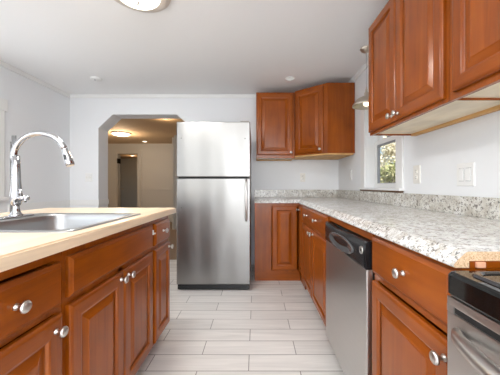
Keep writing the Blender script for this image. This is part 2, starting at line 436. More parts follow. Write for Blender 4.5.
# window in the right wall
wn = sroot('window_1', (XR, 2.4, WZ0))
b = BM()
box(b, XR - .016, XR, WY1, WY1 + .095, WZ0 - .005, WZ1 + .09, .004); box(b, XR - .016, XR, WY0 - .095, WY0, WZ0 - .005, WZ1 + .09, .004)
box(b, XR - .016, XR, WY0, WY1, WZ1, WZ1 + .09, .004)
obj('window_casing', b, TRIM, wn)
b = BM()
J = .012
box(b, XR, XR + .12, WY1 - J, WY1, WZ0, WZ1); box(b, XR, XR + .12, WY0, WY0 + J, WZ0, WZ1); box(b, XR, XR + .12, WY0, WY1, WZ1 - J, WZ1)
obj('window_frame', b, TRIM, wn)
b = BM(); box(b, XR - .04, XR + .12, WY0 - .105, WY1 + .105, WZ0 - .016, WZ0 + .004, .004); obj('window_sill', b, TRIM, wn)
b = BM(); box(b, XR - .028, XR, WY0 - .09, WY1 + .09, WZ0 - .030, WZ0 - .016, .002); obj('apron', b, BROWNW, wn, label='dark stained wooden strip under the sill')
sx = XR + .10
b = BM()
def sash(b, y0, y1, z0, z1, x, t=.045):
    box(b, x - .015, x + .015, y0, y0 + t, z0, z1, .003); box(b, x - .015, x + .015, y1 - t, y1, z0, z1, .003)
    box(b, x - .015, x + .015, y0 + t, y1 - t, z0, z0 + t, .003); box(b, x - .015, x + .015, y0 + t, y1 - t, z1 - t, z1, .003)
sash(b, WY0 + J, WY1 - J, WZ0 + .005, 1.51, sx, .04); s1 = obj('lower_sash', b, TRIM, wn)
b = BM(); 
t = .017; y0, y1, z0, z1 = WY0 + J + .04, WY1 - J - .04, WZ0 + .045, 1.47
box(b, sx - .009, sx + .013, y0, y0 + t, z0, z1); box(b, sx - .009, sx + .013, y1 - t, y1, z0, z1); box(b, sx - .009, sx + .013, y0 + t, y1 - t, z1 - t, z1); box(b, sx - .009, sx + .013, y0 + t, y1 - t, z0, z0 + .006)
obj('glazing_bead', b, VINYL, s1, label='grey glazing bead')
b = BM(); box(b, sx, sx + .004, y0 + .01, y1 - .01, z0, z1 - .01); obj('glass_pane', b, GLASS, s1)
b = BM(); sash(b, WY0 + J, WY1 - J, 1.48, WZ1 - .012, sx + .033, .04); s2 = obj('upper_sash', b, TRIM, wn)
b = BM(); box(b, sx + .033, sx + .037, y0, y1, 1.51, WZ1 - .05); obj('glass_pane', b, GLASS, s2)
b = BM(); box(b, sx - .016, sx + .014, 2.36, 2.44, 1.51, 1.522, .003); obj('window_latch', b, VINYL, s1, label='grey window latch')

# left window, plus unseen windows and a glazed door added to supply daylight
def other_window(n, axis, a, u0, u1, z0, z1, sill=True, inn=1):
    r = sroot(n, (a, u0, z0) if axis == 'x' else (u0, a, z0))
    b = BM(); c = .10
    def bb(ua, ub, za, zb, d0=0, d1=.018):
        p, q = a + inn * d0, a + inn * d1
        if axis == 'x': box(b, p, q, ua, ub, za, zb, .004)
        else: box(b, ua, ub, p, q, za, zb, .004)
    bb(u0 - c, u0, z0 if sill else 0, z1); bb(u1, u1 + c, z0 if sill else 0, z1); bb(u0 - c - .02, u1 + c + .028, z1, z1 + .12, 0, .022)
    if sill: bb(u0 - c - .02, u1 + c + .02, z0 - .03, z0, 0, .05)
    obj('window_casing', b, TRIM, r)
    b = BM(); t = .05; d0, d1 = -.11, -.07; mid = (u0 + u1) / 2
    bb(u0, u0 + t, z0, z1, d0, d1); bb(u1 - t, u1, z0, z1, d0, d1); bb(u0 + t, u1 - t, z0, z0 + t, d0, d1); bb(u0 + t, u1 - t, z1 - t, z1, d0, d1); bb(mid - .03, mid + .03, z0 + t, z1 - t, d0, d1)
    obj('window_frame', b, TRIM, r)
    b = BM(); bb(u0 + .03, mid - .02, z0 + .03, z1 - .03, -.092, -.088); obj('glass_pane', b, GLASS, r)
    b = BM(); bb(mid + .02, u1 - .03, z0 + .03, z1 - .03, -.092, -.088); obj('glass_pane', b, GLASS, r)
other_window('window_2', 'x', XL, 1.52, 2.55, .95, 1.81)
other_window('added_window_3', 'x', XL, -1.8, 0, .9, 2.0)
other_window('added_window_4', 'y', YR, -.3, 1.0, .68, 2.08)
other_window('added_door_2', 'y', YR, -2.25, -.45, 0, 2.1, sill=False)

# ------------------------------------------------------------------ cabinets
Z = Vector((0, 0, 1))
def knob(parent, o, n, s=1.0):
    b = BM(); s *= 1.0
    lathe(b, [(.009 * s, 0), (.009 * s, .003), (.0055 * s, .006), (.0055 * s, .016), (.009 * s, .019), (.0155 * s, .022), (.0165 * s, .026), (.0145 * s, .030), (.008 * s, .0325), (0, .033)], o, n, 20)
    return obj('knob', b, NICKEL, parent)
DOORP = [(0, 0), (0, .013), (.003, .0165), (.007, .0185), (.013, .020)]
def wall_mats(u):
    return [W_V, W_Y if abs(u[1]) > .5 else W_X]
def door(parent, o, u, n, w, h, knob_at=None, name='door', st=.052):
    """o = lower-left-back corner, u along width, n outwards; raised panel door"""
    F = basis(o, u, n); b = BM()
    rings(b, F, w, h, DOORP + [(st - .006, .020), (st, .018), (st + .003, .012), (st + .005, .010)], rail_mi=1, cap=False)
    # close back of the frame behind the panel
    d = obj(name, b, wall_mats(u), parent)
    b = BM(); G = basis(F(st + .0052, st + .0052, 0), u, n)
    rings(b, G, w - 2 * st - .0104, h - 2 * st - .0104, [(0, .004), (0, .009), (.004, .0085), (.030, .0165), (.033, .0185), (.036, .019)], rail_mi=1)
    obj('raised_panel', b, wall_mats(u), d)
    if knob_at: knob(d, F(knob_at[0], knob_at[1], .02), n)
    return d
def drawer(parent, o, u, n, w, h, knobs=(), name='drawer'):
    F = basis(o, u, n); b = BM()
    rings(b, F, w, h, [(0, 0), (0, .011), (.004, .014), (.010, .0175), (.013, .020)], rail_mi=1, cap='rail')
    d = obj(name, b, [W_Y if abs(u[1]) > .5 else W_X] * 2, parent)
    for k in knobs: knob(d, F(k[0], k[1], .02), n)
    return d
def base_body(parent, xf, xb, y0, y1, zt=.873, zb=.09, toe=.06, mids=(), rails=()):
    """open-topped carcass facing +-X: front frame at xf, back at xb"""
    s = 1 if xb > xf else -1; t = .018; f = .02
    b = BM()
    box(b, xf, xf + s * f, y0, y0 + .032, zb, zt); box(b, xf, xf + s * f, y1 - .032, y1, zb, zt)
    for z0, z1 in rails: box(b, xf, xf + s * f, y0 + .032, y1 - .032, z0, z1)
    for m in mids: box(b, xf, xf + s * f, m - .02, m + .02, zb + .03, .69)
    fr = obj('face_frame', b, W_V, parent)
    b = BM()
    x1 = xf + s * f
    box(b, x1, xb, y0, y0 + t, zb, zt); box(b, x1, xb, y1 - t, y1, zb, zt)
    box(b, x1, xb, y0 + t, y1 - t, zb, zb + t); box(b, xb - s * t, xb, y0 + t, y1 - t, zb + t, zt)
    obj('carcass', b, W_V, parent)
    b = BM(); box(b, xf + s * toe, xf + s * (toe + .016), y0, y1, 0, zb); obj('toe_kick', b, W_Y, parent)
    b = BM(); box(b, xb - s * .016, xb, y0, y1, 0, zb); obj('rear_board', b, W_Y, parent)
RAILS = [(.84, .873), (.69, .72), (.09, .13)]
g = 'base cabinets under the granite counter'
nR, nL, nB = (-1, 0, 0), (1, 0, 0), (0, -1, 0)
XF, XB = .49, 1.105          # right run frame plane
# corner cabinet with the folding two-leaf door
t = thing('corner_cabinet', 'corner base cabinet beside the fridge with narrow folding door', 'cabinet', (.55, 3.28, 0), g)
b = BM(); YF = 2.985
box(b, -.016, .172, YF, YF + .02, .10, .873); box(b, .172, .49, YF, YF + .02, .835, .873); box(b, .172, .49, YF, YF + .02, .10, .12)
box(b, XF, XF + .02, 2.735, 2.76, .10, .873); box(b, XF, XF + .02, 2.735, YF, .10, .12); box(b, XF, XF + .02, 2.76, YF, .845, .873)
obj('face_frame', b, W_V, t)
b = BM(); box(b, -.016, .002, YF + .02, 3.59, .10, .873); box(b, -.016, XB, 3.575, 3.59, .10, .873); box(b, XF + .02, XB, 2.735, 2.753, .10, .873); box(b, -.016, XB, 3.02, 3.575, .10, .118); box(b, XF + .02, XB, 2.753, 3.02, .10, .118)
obj('carcass', b, W_V, t)
b = BM(); box(b, -.016, .50, YF + .004, YF + .02, 0, .10); obj('toe_kick', b, W_X, t); b = BM(); box(b, XF + .014, XF + .03, 2.735, YF, 0, .10); obj('toe_kick', b, W_X, t)
door(t, (.180, YF, .125), (1, 0, 0), nB, .282, .72, None, st=.055)
door(t, (XF, YF - .024, .125), (0, -1, 0), nR, .205, .72, (.06, .68), st=.05)
# cabinet with one wide drawer and two doors
t = thing('base_cabinet', 'base cabinet between corner unit and dishwasher with two-knob drawer over two doors', 'cabinet', (.8, 2.25, 0), g)
base_body(t, XF, XB, 1.762, 2.733, mids=(2.245,), rails=RAILS)
drawer(t, (XF, 2.72, .716), (0, -1, 0), nR, .948, .148, ((.27, .078), (.63, .078)))
door(t, (XF, 2.72, .105), (0, -1, 0), nR, .462, .585, (.425, .555), st=.05)
door(t, (XF, 2.247, .105), (0, -1, 0), nR, .475, .585, (.04, .555), st=.05)
# cabinet with drawer and door next to the range
t = thing('base_cabinet', 'base cabinet between dishwasher and range with one drawer over one door', 'cabinet', (.8, .87, 0), g)
base_body(t, XF, XB, .632, 1.098, rails=RAILS)
drawer(t, (XF, 1.088, .716), (0, -1, 0), nR, .444, .146, ((.240, .074),))
door(t, (XF, 1.088, .105), (0, -1, 0), nR, .444, .578, (.426, .536), st=.055)
b = BM(); box(b, .520, .541, .6255, .6315, .8755, .889, .001); obj('wood_block', b, plain('pinkish_raw_wood', (.72, .38, .24), .5), t, label='pale wood block on the cabinet end')
b = BM(); box(b, .508, XB, .6318, .648, .8735, .8905); obj('top_cleat', b, W_X, t)
# wood rail above dishwasher
b = BM(); box(b, XF - .004, XF + .012, 1.104, 1.756, .838, .872, .002); o = obj('filler_rail', b, W_Y, org=(.5, 1.43, .838))
tag(o, 'thin cherry wood rail under the counter above the dishwasher', 'filler rail')

# left run
g2 = 'base cabinets under the sink counter'
XF, XB = -.63, -1.28
t = thing('base_cabinet', 'near left base cabinet with one knob on drawer and door, left of sink cabinet', 'cabinet', (-.95, .67, 0), g2)
base_body(t, XF, XB, .485, .861, rails=[(.835, .87), (.67, .70), (.09, .13)], zt=.87)
drawer(t, (XF, .50, .692), (0, 1, 0), nL, .345, .136, ((.175, .07),))
door(t, (XF, .50, .105), (0, 1, 0), nL, .345, .562, (.31, .52), st=.06)
t = thing('sink_base_cabinet', 'base cabinet below the steel sink with long blank drawer front and two doors', 'cabinet', (-.95, 1.23, 0), g2)
base_body(t, XF, XB, .863, 1.598, mids=(1.235,), rails=[(.835, .87), (.67, .705), (.09, .13)], zt=.87)
d = drawer(t, (XF, .878, .70), (0, 1, 0), nL, .705, .136, (), name='false_drawer_front')
b = BM(); box(b, -.611, -.606, 1.568, 1.580, .778, .806, .001); box(b, -.609, -.600, 1.578, 1.592, .780, .788, .001); obj('catch', b, NICKEL, d)
door(t, (XF, .878, .105), (0, 1, 0), nL, .355, .57, (.322, .54), st=.058)
door(t, (XF, 1.238, .105), (0, 1, 0), nL, .345, .57, (.032, .54), st=.058)
t = thing('base_cabinet', 'narrow base cabinet at the far end of the sink counter beside the fridge', 'cabinet', (-.95, 1.75, 0), g2)
base_body(t, XF, XB, 1.60, 1.905, rails=[(.835, .87), (.67, .705), (.09, .13)], zt=.87)
drawer(t, (XF, 1.622, .70), (0, 1, 0), nL, .27, .136, ((.125, .075),))
door(t, (XF, 1.622, .105), (0, 1, 0), nL, .27, .57, (.235, .54), st=.05)
b = BM(); box(b, -.655, -.632, 1.9055, 1.918, .5, .87, .002); obj('filler_strip', b, BIRCH_RAIL, t, label='unstained wood strip')

# upper cabinets
def upper(name, label, cat, x0, x1, y0, y1, z0, z1, face, grp='wall cabinets'):
    """face '-x' or '-y'"""
    t = thing(name, label, cat, ((x0 + x1) / 2, (y0 + y1) / 2, z0), grp)
    b = BM(); box(b, x0, x1, y0, y1, z0 + .018, z1, .001); 
    if face == '-x': box(b, x0, x0 + .02, y0, y1, z0, z0 + .018); box(b, x0 + .02, x1 - .035, y1 - .003, y1, z0 + .002, z0 + .018)
    else: box(b, x0, x1, y0, y0 + .02, z0, z0 + .018)
    obj('cabinet_box', b, W_V, t)
    b = BM()
    if face == '-x': box(b, x0 + .02, x1, y0 + .001, y1 - .001, z0 + .012, z0 + .0178)
    else: box(b, x0 + .001, x1 - .001, y0 + .02, y1, z0 + .012, z0 + .0178)
    obj('underside_panel', b, BIRCH, t, label='pale unstained underside')
    b = BM()
    if face == '-x': box(b, x1 - .035, x1, y0 + .001, y1 - .001, z0 - .002, z0 + .012)
    else: box(b, x0 + .001, x1 - .001, y1 - .03, y1, z0 - .002, z0 + .012); box(b, x0 + .001, x0 + .014, y0 + .02, y1 - .03, z0 - .002, z0 + .012); box(b, x1 - .014, x1 - .001, y0 + .02, y1 - .03, z0 - .002, z0 + .012)
    obj('hanging_rail', b, BIRCH_RAIL, t, label='raw pine hanging rail')
    return t
U = .793
t = upper('wall_cabinet', 'double-door wall cabinet on the right above the outlet, two knobs at bottom', 'cabinet', U, 1.112, 1.09, 1.85, 1.415, 2.17, '-x')
door(t, (U, 1.838, 1.433), (0, -1, 0), nR, .352, .722, (.322, .032), st=.055)
door(t, (U, 1.480, 1.433), (0, -1, 0), nR, .372, .722, (.028, .032), st=.055)
t = upper('wall_cabinet', 'nearest wall cabinet at the top right, cut by the picture edge', 'cabinet', U, 1.112, .33, 1.086, 1.415, 2.17, '-x')
door(t, (U, 1.056, 1.440), (0, -1, 0), nR, .345, .715, (.315, .032), st=.055)
door(t, (U, .705, 1.440), (0, -1, 0), nR, .345, .715, (.03, .032), st=.055)
t = upper('wall_cabinet', 'single-door wall cabinet hanging right of the fridge', 'cabinet', .002, .474, 3.28, 3.595, 1.405, 2.218, '-y')
door(t, (.014, 3.28, 1.445), (1, 0, 0), nB, .434, .755, (.412, .03), st=.052)
# diagonal corner wall cabinet
t = thing('corner_wall_cabinet', 'angled corner wall cabinet with diagonal door, left of the hanging lamp', 'cabinet', (.85, 3.3, 1.415), 'wall cabinets')
poly = [(1.112, 3.595), (1.112, 2.995), (.806, 2.995), (.478, 3.278), (.478, 3.595)]
b = BM(); prism(b, poly, 'z', 1.436, 2.228); obj('cabinet_box', b, W_V, t)
b = BM(); prism(b, [(1.10, 3.59), (1.10, 3.0), (.81, 3.0), (.486, 3.28), (.486, 3.59)], 'z', 1.418, 1.4358); obj('underside_panel', b, BIRCH_RAIL, t, label='pale unstained underside')
p0, p1 = Vector((.478, 3.278, 0)), Vector((.806, 2.995, 0)); u = (p1 - p0).normalized(); n = Vector((u.y, -u.x, 0)) 
if n.y > 0: n = -n
W = (p1 - p0).length
door(t, p0 + u * .025 + n * .0005 + Z * 1.452, u, n, W - .075, .75, (W - .105, .035), st=.052)

# ------------------------------------------------------------------ worktops
ct = thing('granite_countertop', 'L-shaped pale speckled granite-look countertop with raw end by the range', 'countertop', (.8, 2.0, .874))
def P(d): return [(.47 + d, .632), (.47 + d, 2.955 + d), (-.022, 2.955 + d)]
prof = [(.036, .891), (.036, .8745), (.002, .8745), (0, .877), (.001, .883), (.007, .891), (.025, .907), (.030, .911), (.036, .913)]
b = BM()
rows = [[b.verts.new((x, y, z)) for x, y in P(d)] for d, z in prof]
for A, B in zip(rows, rows[1:]):
    for k in range(2): b.faces.new((A[k], A[k + 1], B[k + 1], B[k]))
for (z, rw) in ((.913, rows[-1]), (.891, rows[0])):
    e = [b.verts.new(q) for q in ((-.022, 3.598, z), (1.114, 3.598, z), (1.114, .632, z))]
    f1 = b.faces.new((rw[0], rw[1], rw[2], e[0], e[1], e[2]))
    if z > .9: top = (rw, e)
    else: bot = (rw, e)
T, Bt = top[1], bot[1]
b.faces.new((T[0], T[1], Bt[1], Bt[0])); b.faces.new((T[1], T[2], Bt[2], Bt[1]))
cap = [r[2] for r in rows] + [T[0], Bt[0]]; b.faces.new(cap)
bmesh.ops.triangulate(b, faces=[f for f in b.faces if len(f.verts) > 4])
ctop = obj('countertop_slab', b, GRANITE_GLARE, ct)
b = BM(); prism(b, [(.47 + d, z) for d, z in prof[1:]], 'y', .6312, .6325); box(b, .506, 1.114, .6312, .6325, .891, .913)
obj('raw_edge', b, PARTICLE, ct, label='raw particle board end')
b = BM(); box(b, 1.094, 1.114, .632, 3.598, .9132, 1.013, .004); box(b, -.022, 1.0935, 3.578, 3.598, .9132, 1.013, .004); obj('backsplash', b, GRANITE_NO_GLARE, ct)

# sink counter (with cutout)
SX0, SX1, SY0, SY1 = -1.225, -.632, .90, 1.495      # sink rim outline
lc = thing('butcher_block_countertop', 'pale butcher block countertop around the steel sink on the left', 'countertop', (-1.0, .8, .873))
b = BM()
xs = [-1.50, SX0 + .02, SX1 - .02, -.578]; ys = [.465, SY0 + .02, SY1 - .02, 1.925]
for i in range(3):
    for j in range(3):
        if i == 1 and j == 1: continue
        for z in (.8735, .910): b.faces.new([b.verts.new((x, y, z)) for x, y in ((xs[i], ys[j]), (xs[i + 1], ys[j]), (xs[i + 1], ys[j + 1]), (xs[i], ys[j + 1]))])
for (x0, x1, y0, y1) in ((xs[0], xs[3], ys[0], ys[3]), (xs[1], xs[2], ys[1], ys[2])):
    c = [(x0, y0), (x1, y0), (x1, y1), (x0, y1)]
    for k in range(4):
        p, q = c[k], c[(k + 1) % 4]
        # keep grid vertices shared along the outside
        pts = [p, q]
        if x0 == xs[0]:
            if p[1] == q[1]: m_ = sorted([xs[1], xs[2]], reverse=p[0] > q[0]); pts = [p] + [(v, p[1]) for v in m_] + [q]
            else: m_ = sorted([ys[1], ys[2]], reverse=p[1] > q[1]); pts = [p] + [(p[0], v) for v in m_] + [q]
        for a_, c_ in zip(pts, pts[1:]): b.faces.new([b.verts.new(v) for v in ((*a_, .8735), (*c_, .8735), (*c_, .910), (*a_, .910))])
bmesh.ops.remove_doubles(b, verts=b.verts, dist=1e-5)
bmesh.ops.recalc_face_normals(b, faces=b.faces)
ee = [e for e in b.edges if abs(e.verts[0].co.z - .91) < 1e-4 and abs(e.verts[1].co.z - .91) < 1e-4 and len(e.link_faces) == 2 and any(abs(f.normal.z) < .5 for f in e.link_faces) and (e.verts[0].co.x in () or max(abs(e.verts[0].co.x - e.verts[1].co.x), 0) >= 0) and not (xs[1] - .01 < e.verts[0].co.x < xs[2] + .01 and ys[1] - .01 < e.verts[0].co.y < ys[2] + .01 and xs[1] - .01 < e.verts[1].co.x < xs[2] + .01 and ys[1] - .01 < e.verts[1].co.y < ys[2] + .01)]
bmesh.ops.bevel(b, geom=ee, offset=.005, segments=2, affect='EDGES')
obj('countertop_slab', b, BUTCHER, lc)

# ------------------------------------------------------------------ sink and faucet
sk = thing('kitchen_sink', 'single-bowl stainless steel drop-in sink set in the pale wood counter', 'sink', (-.93, 1.2, .73))
b = BM()
def L(x0, x1, y0, y1, r, z): return [(x, y, z) for x, y in rrect(x0, x1, y0, y1, r)]
bx0, bx1, by0, by1 = SX0 + .115, SX1 - .03, SY0 + .03, SY1 - .03
loft(b, [L(SX0, SX1, SY0, SY1, .04, .9105), L(SX0 + .003, SX1 - .003, SY0 + .003, SY1 - .003, .038, .9155), L(SX0 + .010, SX1 - .010, SY0 + .010, SY1 - .010, .035, .9165),
         L(bx0 - .004, bx1 + .004, by0 - .004, by1 + .004, .075, .9150), L(bx0, bx1, by0, by1, .072, .909), L(bx0 + .004, bx1 - .004, by0 + .004, by1 - .004, .07, .88),
         L(bx0 + .016, bx1 - .016, by0 + .016, by1 - .016, .07, .77), L(bx0 + .03, bx1 - .03, by0 + .03, by1 - .03, .065, .745), L(bx0 + .06, bx1 - .06, by0 + .06, by1 - .06, .05, .737)], cap1=True)
obj('basin', b, STEEL_S, sk)
b = BM(); cx, cy = (bx0 + bx1) / 2, (by0 + by1) / 2
lathe(b, [(.055, .738), (.055, .742), (.045, .742), (.04, .739), (0, .739)], (cx, cy, 0)); obj('drain', b, CHROME, sk)

fx, fy, fz = -1.172, 1.30, .9168
fa = thing('kitchen_faucet', 'tall chrome gooseneck pull-down faucet at the back of the sink', 'faucet', (fx, fy, fz))
b = BM(); loft(b, [[(x, y, z) for x, y in rrect(fx - .03 + d, fx + .03 - d, fy - .11 + d, fy + .09 - d, .028 - d)] for d, z in ((0, fz), (0, fz + .004), (.005, fz + .007))], cap0=True)
lathe(b, [(.028, .006), (.028, .010), (.022, .016), (.016, .028), (.0135, .045), (.0135, .055)], (fx, fy, fz), close=False)
obj('base_plate', b, CHROME, fa)
b = BM(); lathe(b, [(.0135, .055), (.019, .06), (.024, .075), (.024, .105), (.021, .13), (.019, .17), (.0165, .24), (.0145, .30)], (fx, fy, fz), close=True); obj('body', b, CHROME, fa)
b = BM()
ccx, ccz, rx, rz = fx + .116, 1.208, .128, .117
pts = [(fx, fy, fz + .27)]
for k in range(0, 25):
    a = R(180 - 160 * k / 24); pts.append((ccx + rx * math.cos(a), fy, ccz + rz * math.sin(a)))
tube(b, pts, [.0140] + [.0132] * (len(pts) - 1), 16); obj('spout', b, CHROME, fa)
b = BM(); q = Vector(pts[-1]); dv = Vector((.36, 0, -1)).normalized()
tube(b, [q - dv * .004, q + dv * .001, q + dv * .015, q + dv * .045, q + dv * .078, q + dv * .086], [.0118, .0135, .0150, .0178, .0195, .017], 18)
hd = obj('spray_head', b, CHROME, fa)
b = BM(); e = q + dv * .045 + Vector((0, -.0165, 0)); loft(b, [[(e.x + x + z_ * .2 * -1, fy - .0165 - o_, e.z + z_) for x, z_ in rrect(-.006, .006, -.013, .013, .005)] for o_ in (-.006, .0035)], cap0=True); obj('spray_button', b, BLACK, hd, label='dark spray button')
b = BM(); lathe(b, [(.015, 0), (.015, .014), (.012, .018), (.010, .028)], (fx + .018, fy, fz + .092), (1, -.15, 0)); lathe(b, [(.0, -.014), (.010, -.010), (.013, 0), (.010, .010), (0, .014)], (fx + .05, fy, fz + .092), (1, -.1, 0))
tube(b, [(fx + .048, fy, fz + .092), (fx + .052, fy - .01, fz + .075), (fx + .038, fy - .014, fz + .12)][0:2], [.007, .006], 10)
tube(b, [(fx + .03, fy - .004, fz + .10), (fx + .028, fy - .01, fz + .135)], [.008, .004], 10)
obj('lever_handle', b, CHROME, fa)
b = BM(); box(b, fx - .040, fx - .034, fy + .01, fy + .016, fz, fz + .37, .001); box(b, fx - .034, fx - .012, fy + .011, fy + .015, fz + .355, fz + .40, .001); o = obj('back_strip', b, plain('strip_grey', (.12, .12, .12), .4), fa, label='thin grey strip behind the body')

# ------------------------------------------------------------------ refrigerator
fr = thing('refrigerator', 'stainless steel top-freezer refrigerator against the back wall', 'refrigerator', (-.432, 3.1, 0))
FX0, FX1, FY = -.804, -.060, 2.69
b = BM(); box(b, FX0 + .004, FX1 - .002, FY + .075, 3.42, .03, 1.70, .006); box(b, FX0 + .03, FX1 - .03, FY + .09, 3.40, .0, .03); obj('cabinet_body', b, GREYM, fr, label='dark grey side and back casing')
def fdoor(z0, z1):
    b = BM(); box(b, FX0, FX1, FY, FY + .07, z0, z1, .010, seg=3); return b
d1 = obj('freezer_door', fdoor(1.158, 1.716), STEEL_F, fr); d2 = obj('refrigerator_door', fdoor(.068, 1.141), STEEL_F, fr)
b = BM(); box(b, FX0 + .01, FX1 - .01, FY + .03, FY + .10, 1.135, 1.165); obj('door_gasket', b, BLACKM, fr)
b = BM(); box(b, FX0 + .005, FX1 - .005, FY + .02, FY + .09, .012, .066, .004)
obj('kick_grille', b, BLACK, fr, label='black kick grille')
b = BM()
hxx = -.098
pth = [(hxx, FY - .002, 1.125), (hxx, FY - .03, 1.118), (hxx, FY - .045, 1.10), (hxx, FY - .048, 1.0), (hxx, FY - .048, .85), (hxx, FY - .045, .745), (hxx, FY - .03, .725), (hxx, FY - .002, .718)]
tube(b, pth, .013, 12); obj('door_handle', b, STEEL_D, d2)
for x, z in ((-.755, 1.55), (-.11, 1.545)):
    b = BM(); lathe(b, [(.006, 0), (.006, .002), (0, .003)], (x, FY, z), nB, 10); obj('screw_plug', b, DSLOT, d1)
b = BM(); lathe(b, [(.006, 0), (.006, .002), (0, .003)], (-.755, FY, .845), nB, 10); obj('screw_plug', b, DSLOT, d2)
b = BM(); box(b, FX1 - .10, FX1 - .01, FY + .02, FY + .12, 1.7165, 1.728, .003); obj('hinge_cover', b, GREYM, fr)

# ------------------------------------------------------------------ dishwasher
dw = thing('dishwasher', 'stainless steel dishwasher with black control panel between two base cabinets', 'dishwasher', (.78, 1.43, 0))
DY0, DY1 = 1.108, 1.752
b = BM(); box(b, .49, 1.05, DY0 + .004, DY1 - .004, .10, .83); box(b, .54, 1.0, DY0 + .02, DY1 - .02, 0, .10); obj('tub_casing', b, BLACKM, dw)
b = BM(); box(b, .460, .49, DY0, DY1, .085, .718, .006); dd = obj('door', b, STEEL_D, dw)
b = BM()
# control panel: wavy top edge, bulging face
N = 24; rows = []
for k in range(N + 1):
    s = k / N; y = DY1 - s * (DY1 - DY0)
    bul = .004 * math.sin(math.pi * s)
    zt = .836 - .010 * math.exp(-((s - .38) / .22) ** 2)
    zbm = .716 + .014 * math.exp(-((s - .6) / .3) ** 2)
    xs_ = [(.49, zt - .003), (.468, zt), (.458 - bul * .3, zt - .006), (.455 - bul * .6, (zt + zbm) / 2 + .01), (.457 - bul * .4, zbm + .006), (.458, zbm), (.49, zbm)]
    rows.append([b.verts.new((x, y, z)) for x, z in xs_])
for A, B in zip(rows, rows[1:]):
    for k in range(len(A)):
        f = b.faces.new((A[k], A[(k + 1) % len(A)], B[(k + 1) % len(A)], B[k])); f.smooth = k in (1, 2, 3, 4)
b.faces.new(rows[0]); b.faces.new(rows[-1][::-1])
cp = obj('control_panel', b, BLACK, dw, label='black control panel')
b = BM()
# pocket handle: oval scoop, seen as a glossy rimmed hollow
oy, oz = 1.44, .764
def oval(a, c, x, sk_=0): return [(x - .010 * 0 + 0, oy + a * math.cos(2 * math.pi * k / 32), oz + c * math.sin(2 * math.pi * k / 32) + sk_ * math.cos(2 * math.pi * k / 32)) for k in range(32)]
loft(b, [oval(.205, .045, .4555, -.004), oval(.200, .041, .4475, -.004), oval(.19, .035, .4480, -.004), oval(.15, .024, .4535, -.004), oval(.06, .008, .455, -.002)], cap0=True)
obj('pocket_handle', b, plain('gloss_charcoal', (.09, .092, .095), .1), cp, label='glossy oval pocket handle')
b = BM(); lathe(b, [(.017, -.004), (.017, .003), (.0145, .004), (.0140, .0028), (0, .0028)], (.4545, 1.148, .792), nR, 24); em = obj('round_emblem', b, NICKEL, cp, label='round silver emblem')
b = BM()
for s_ in (-1, 1):
    tube(b, [(.4507, 1.148 + s_ * .0045 + .0035 * math.cos(a), .792 + .006 * math.sin(a)) for a in [R(x) for x in range(0, 361, 30)]], .0007, 6)
obj('emblem_lettering', b, BLACKM, cp)

# ------------------------------------------------------------------ range
rg = thing('electric_range', 'stainless steel range with black glass cooktop at the lower right', 'range', (.78, .22, 0))
RY0, RY1 = -.155, .612
b = BM(); box(b, .475, 1.09, RY0 + .003, RY1 - .003, .03, .85); box(b, .52, 1.05, RY0 + .03, RY1 - .03, 0, .03); obj('oven_body', b, GREYM, rg)
b = BM(); loft(b, [[(x, y, z) for x, y in rrect(.435 + d, 1.09 - d, RY0 + d, RY1 - d, .014)] for d, z in ((.004, .822), (0, .828), (0, .868), (.003, .874), (.008, .8765))], cap0=True, smooth=False)
ck = obj('cooktop', b, GLASSK, rg)
b = BM()
loft(b, [[(x, y, z) for x, y in rrect(.462 + d, 1.07 - d, RY0 + .02 + d, RY1 - .022 - d, .028)] for d, z in ((0, .8765), (.002, .8805), (.007, .8815), (.012, .8795), (.014, .8775))], cap1=False)
obj('cooktop_rim', b, plain('dark_polished_rim', (.12, .12, .13), .12, .8), ck, label='raised polished rim')
for i, (x, y, r) in enumerate(((.64, .42, .10), (.64, .04, .075), (.92, .42, .075), (.92, .04, .10))):
    b = BM(); lathe(b, [(r, .8766), (r, .8772), (r - .004, .8772), (r - .004, .8766)], (x, y, 0), seg=40, close=False); obj('burner_ring', b, GREYM, ck)
b = BM()
# oven door with vent slot
box(b, .438, .474, RY0 + .002, RY1 - .002, .800, .8195, .003); box(b, .438, .474, RY0 + .002, RY1 - .002, .20, .786, .004)
box(b, .438, .474, RY1 - .022, RY1 - .002, .785, .801); box(b, .438, .474, RY0 + .002, RY0 + .022, .785, .801)
od = obj('oven_door', b, STEEL_D, rg)
b = BM(); box(b, .441, .473, RY0 + .022, RY1 - .022, .7862, .7998); obj('vent_slot', b, BLACKM, od)
b = BM()
ph = []; NH = 24; ra = []
for k in range(NH + 1):
    s = k / NH; y = RY1 - .035 - s * (RY1 - RY0 - .07); bow = math.sin(math.pi * s) ** .55
    ph.append((.436 - .058 * bow, y, .752 + .006 * bow)); ra.append(.010 + .007 * min(1, bow * 1.3))
tube(b, ph, ra, 14); obj('oven_handle', b, STEEL_D, od)
b = BM(); box(b, .437, .474, RY0 + .002, RY1 - .002, .045, .192, .004); obj('storage_drawer', b, STEEL_D, rg)
b = BM(); box(b, 1.03, 1.10, RY0 + .002, RY1 - .002, .878, 1.02, .01); obj('back_guard', b, BLACK, rg)

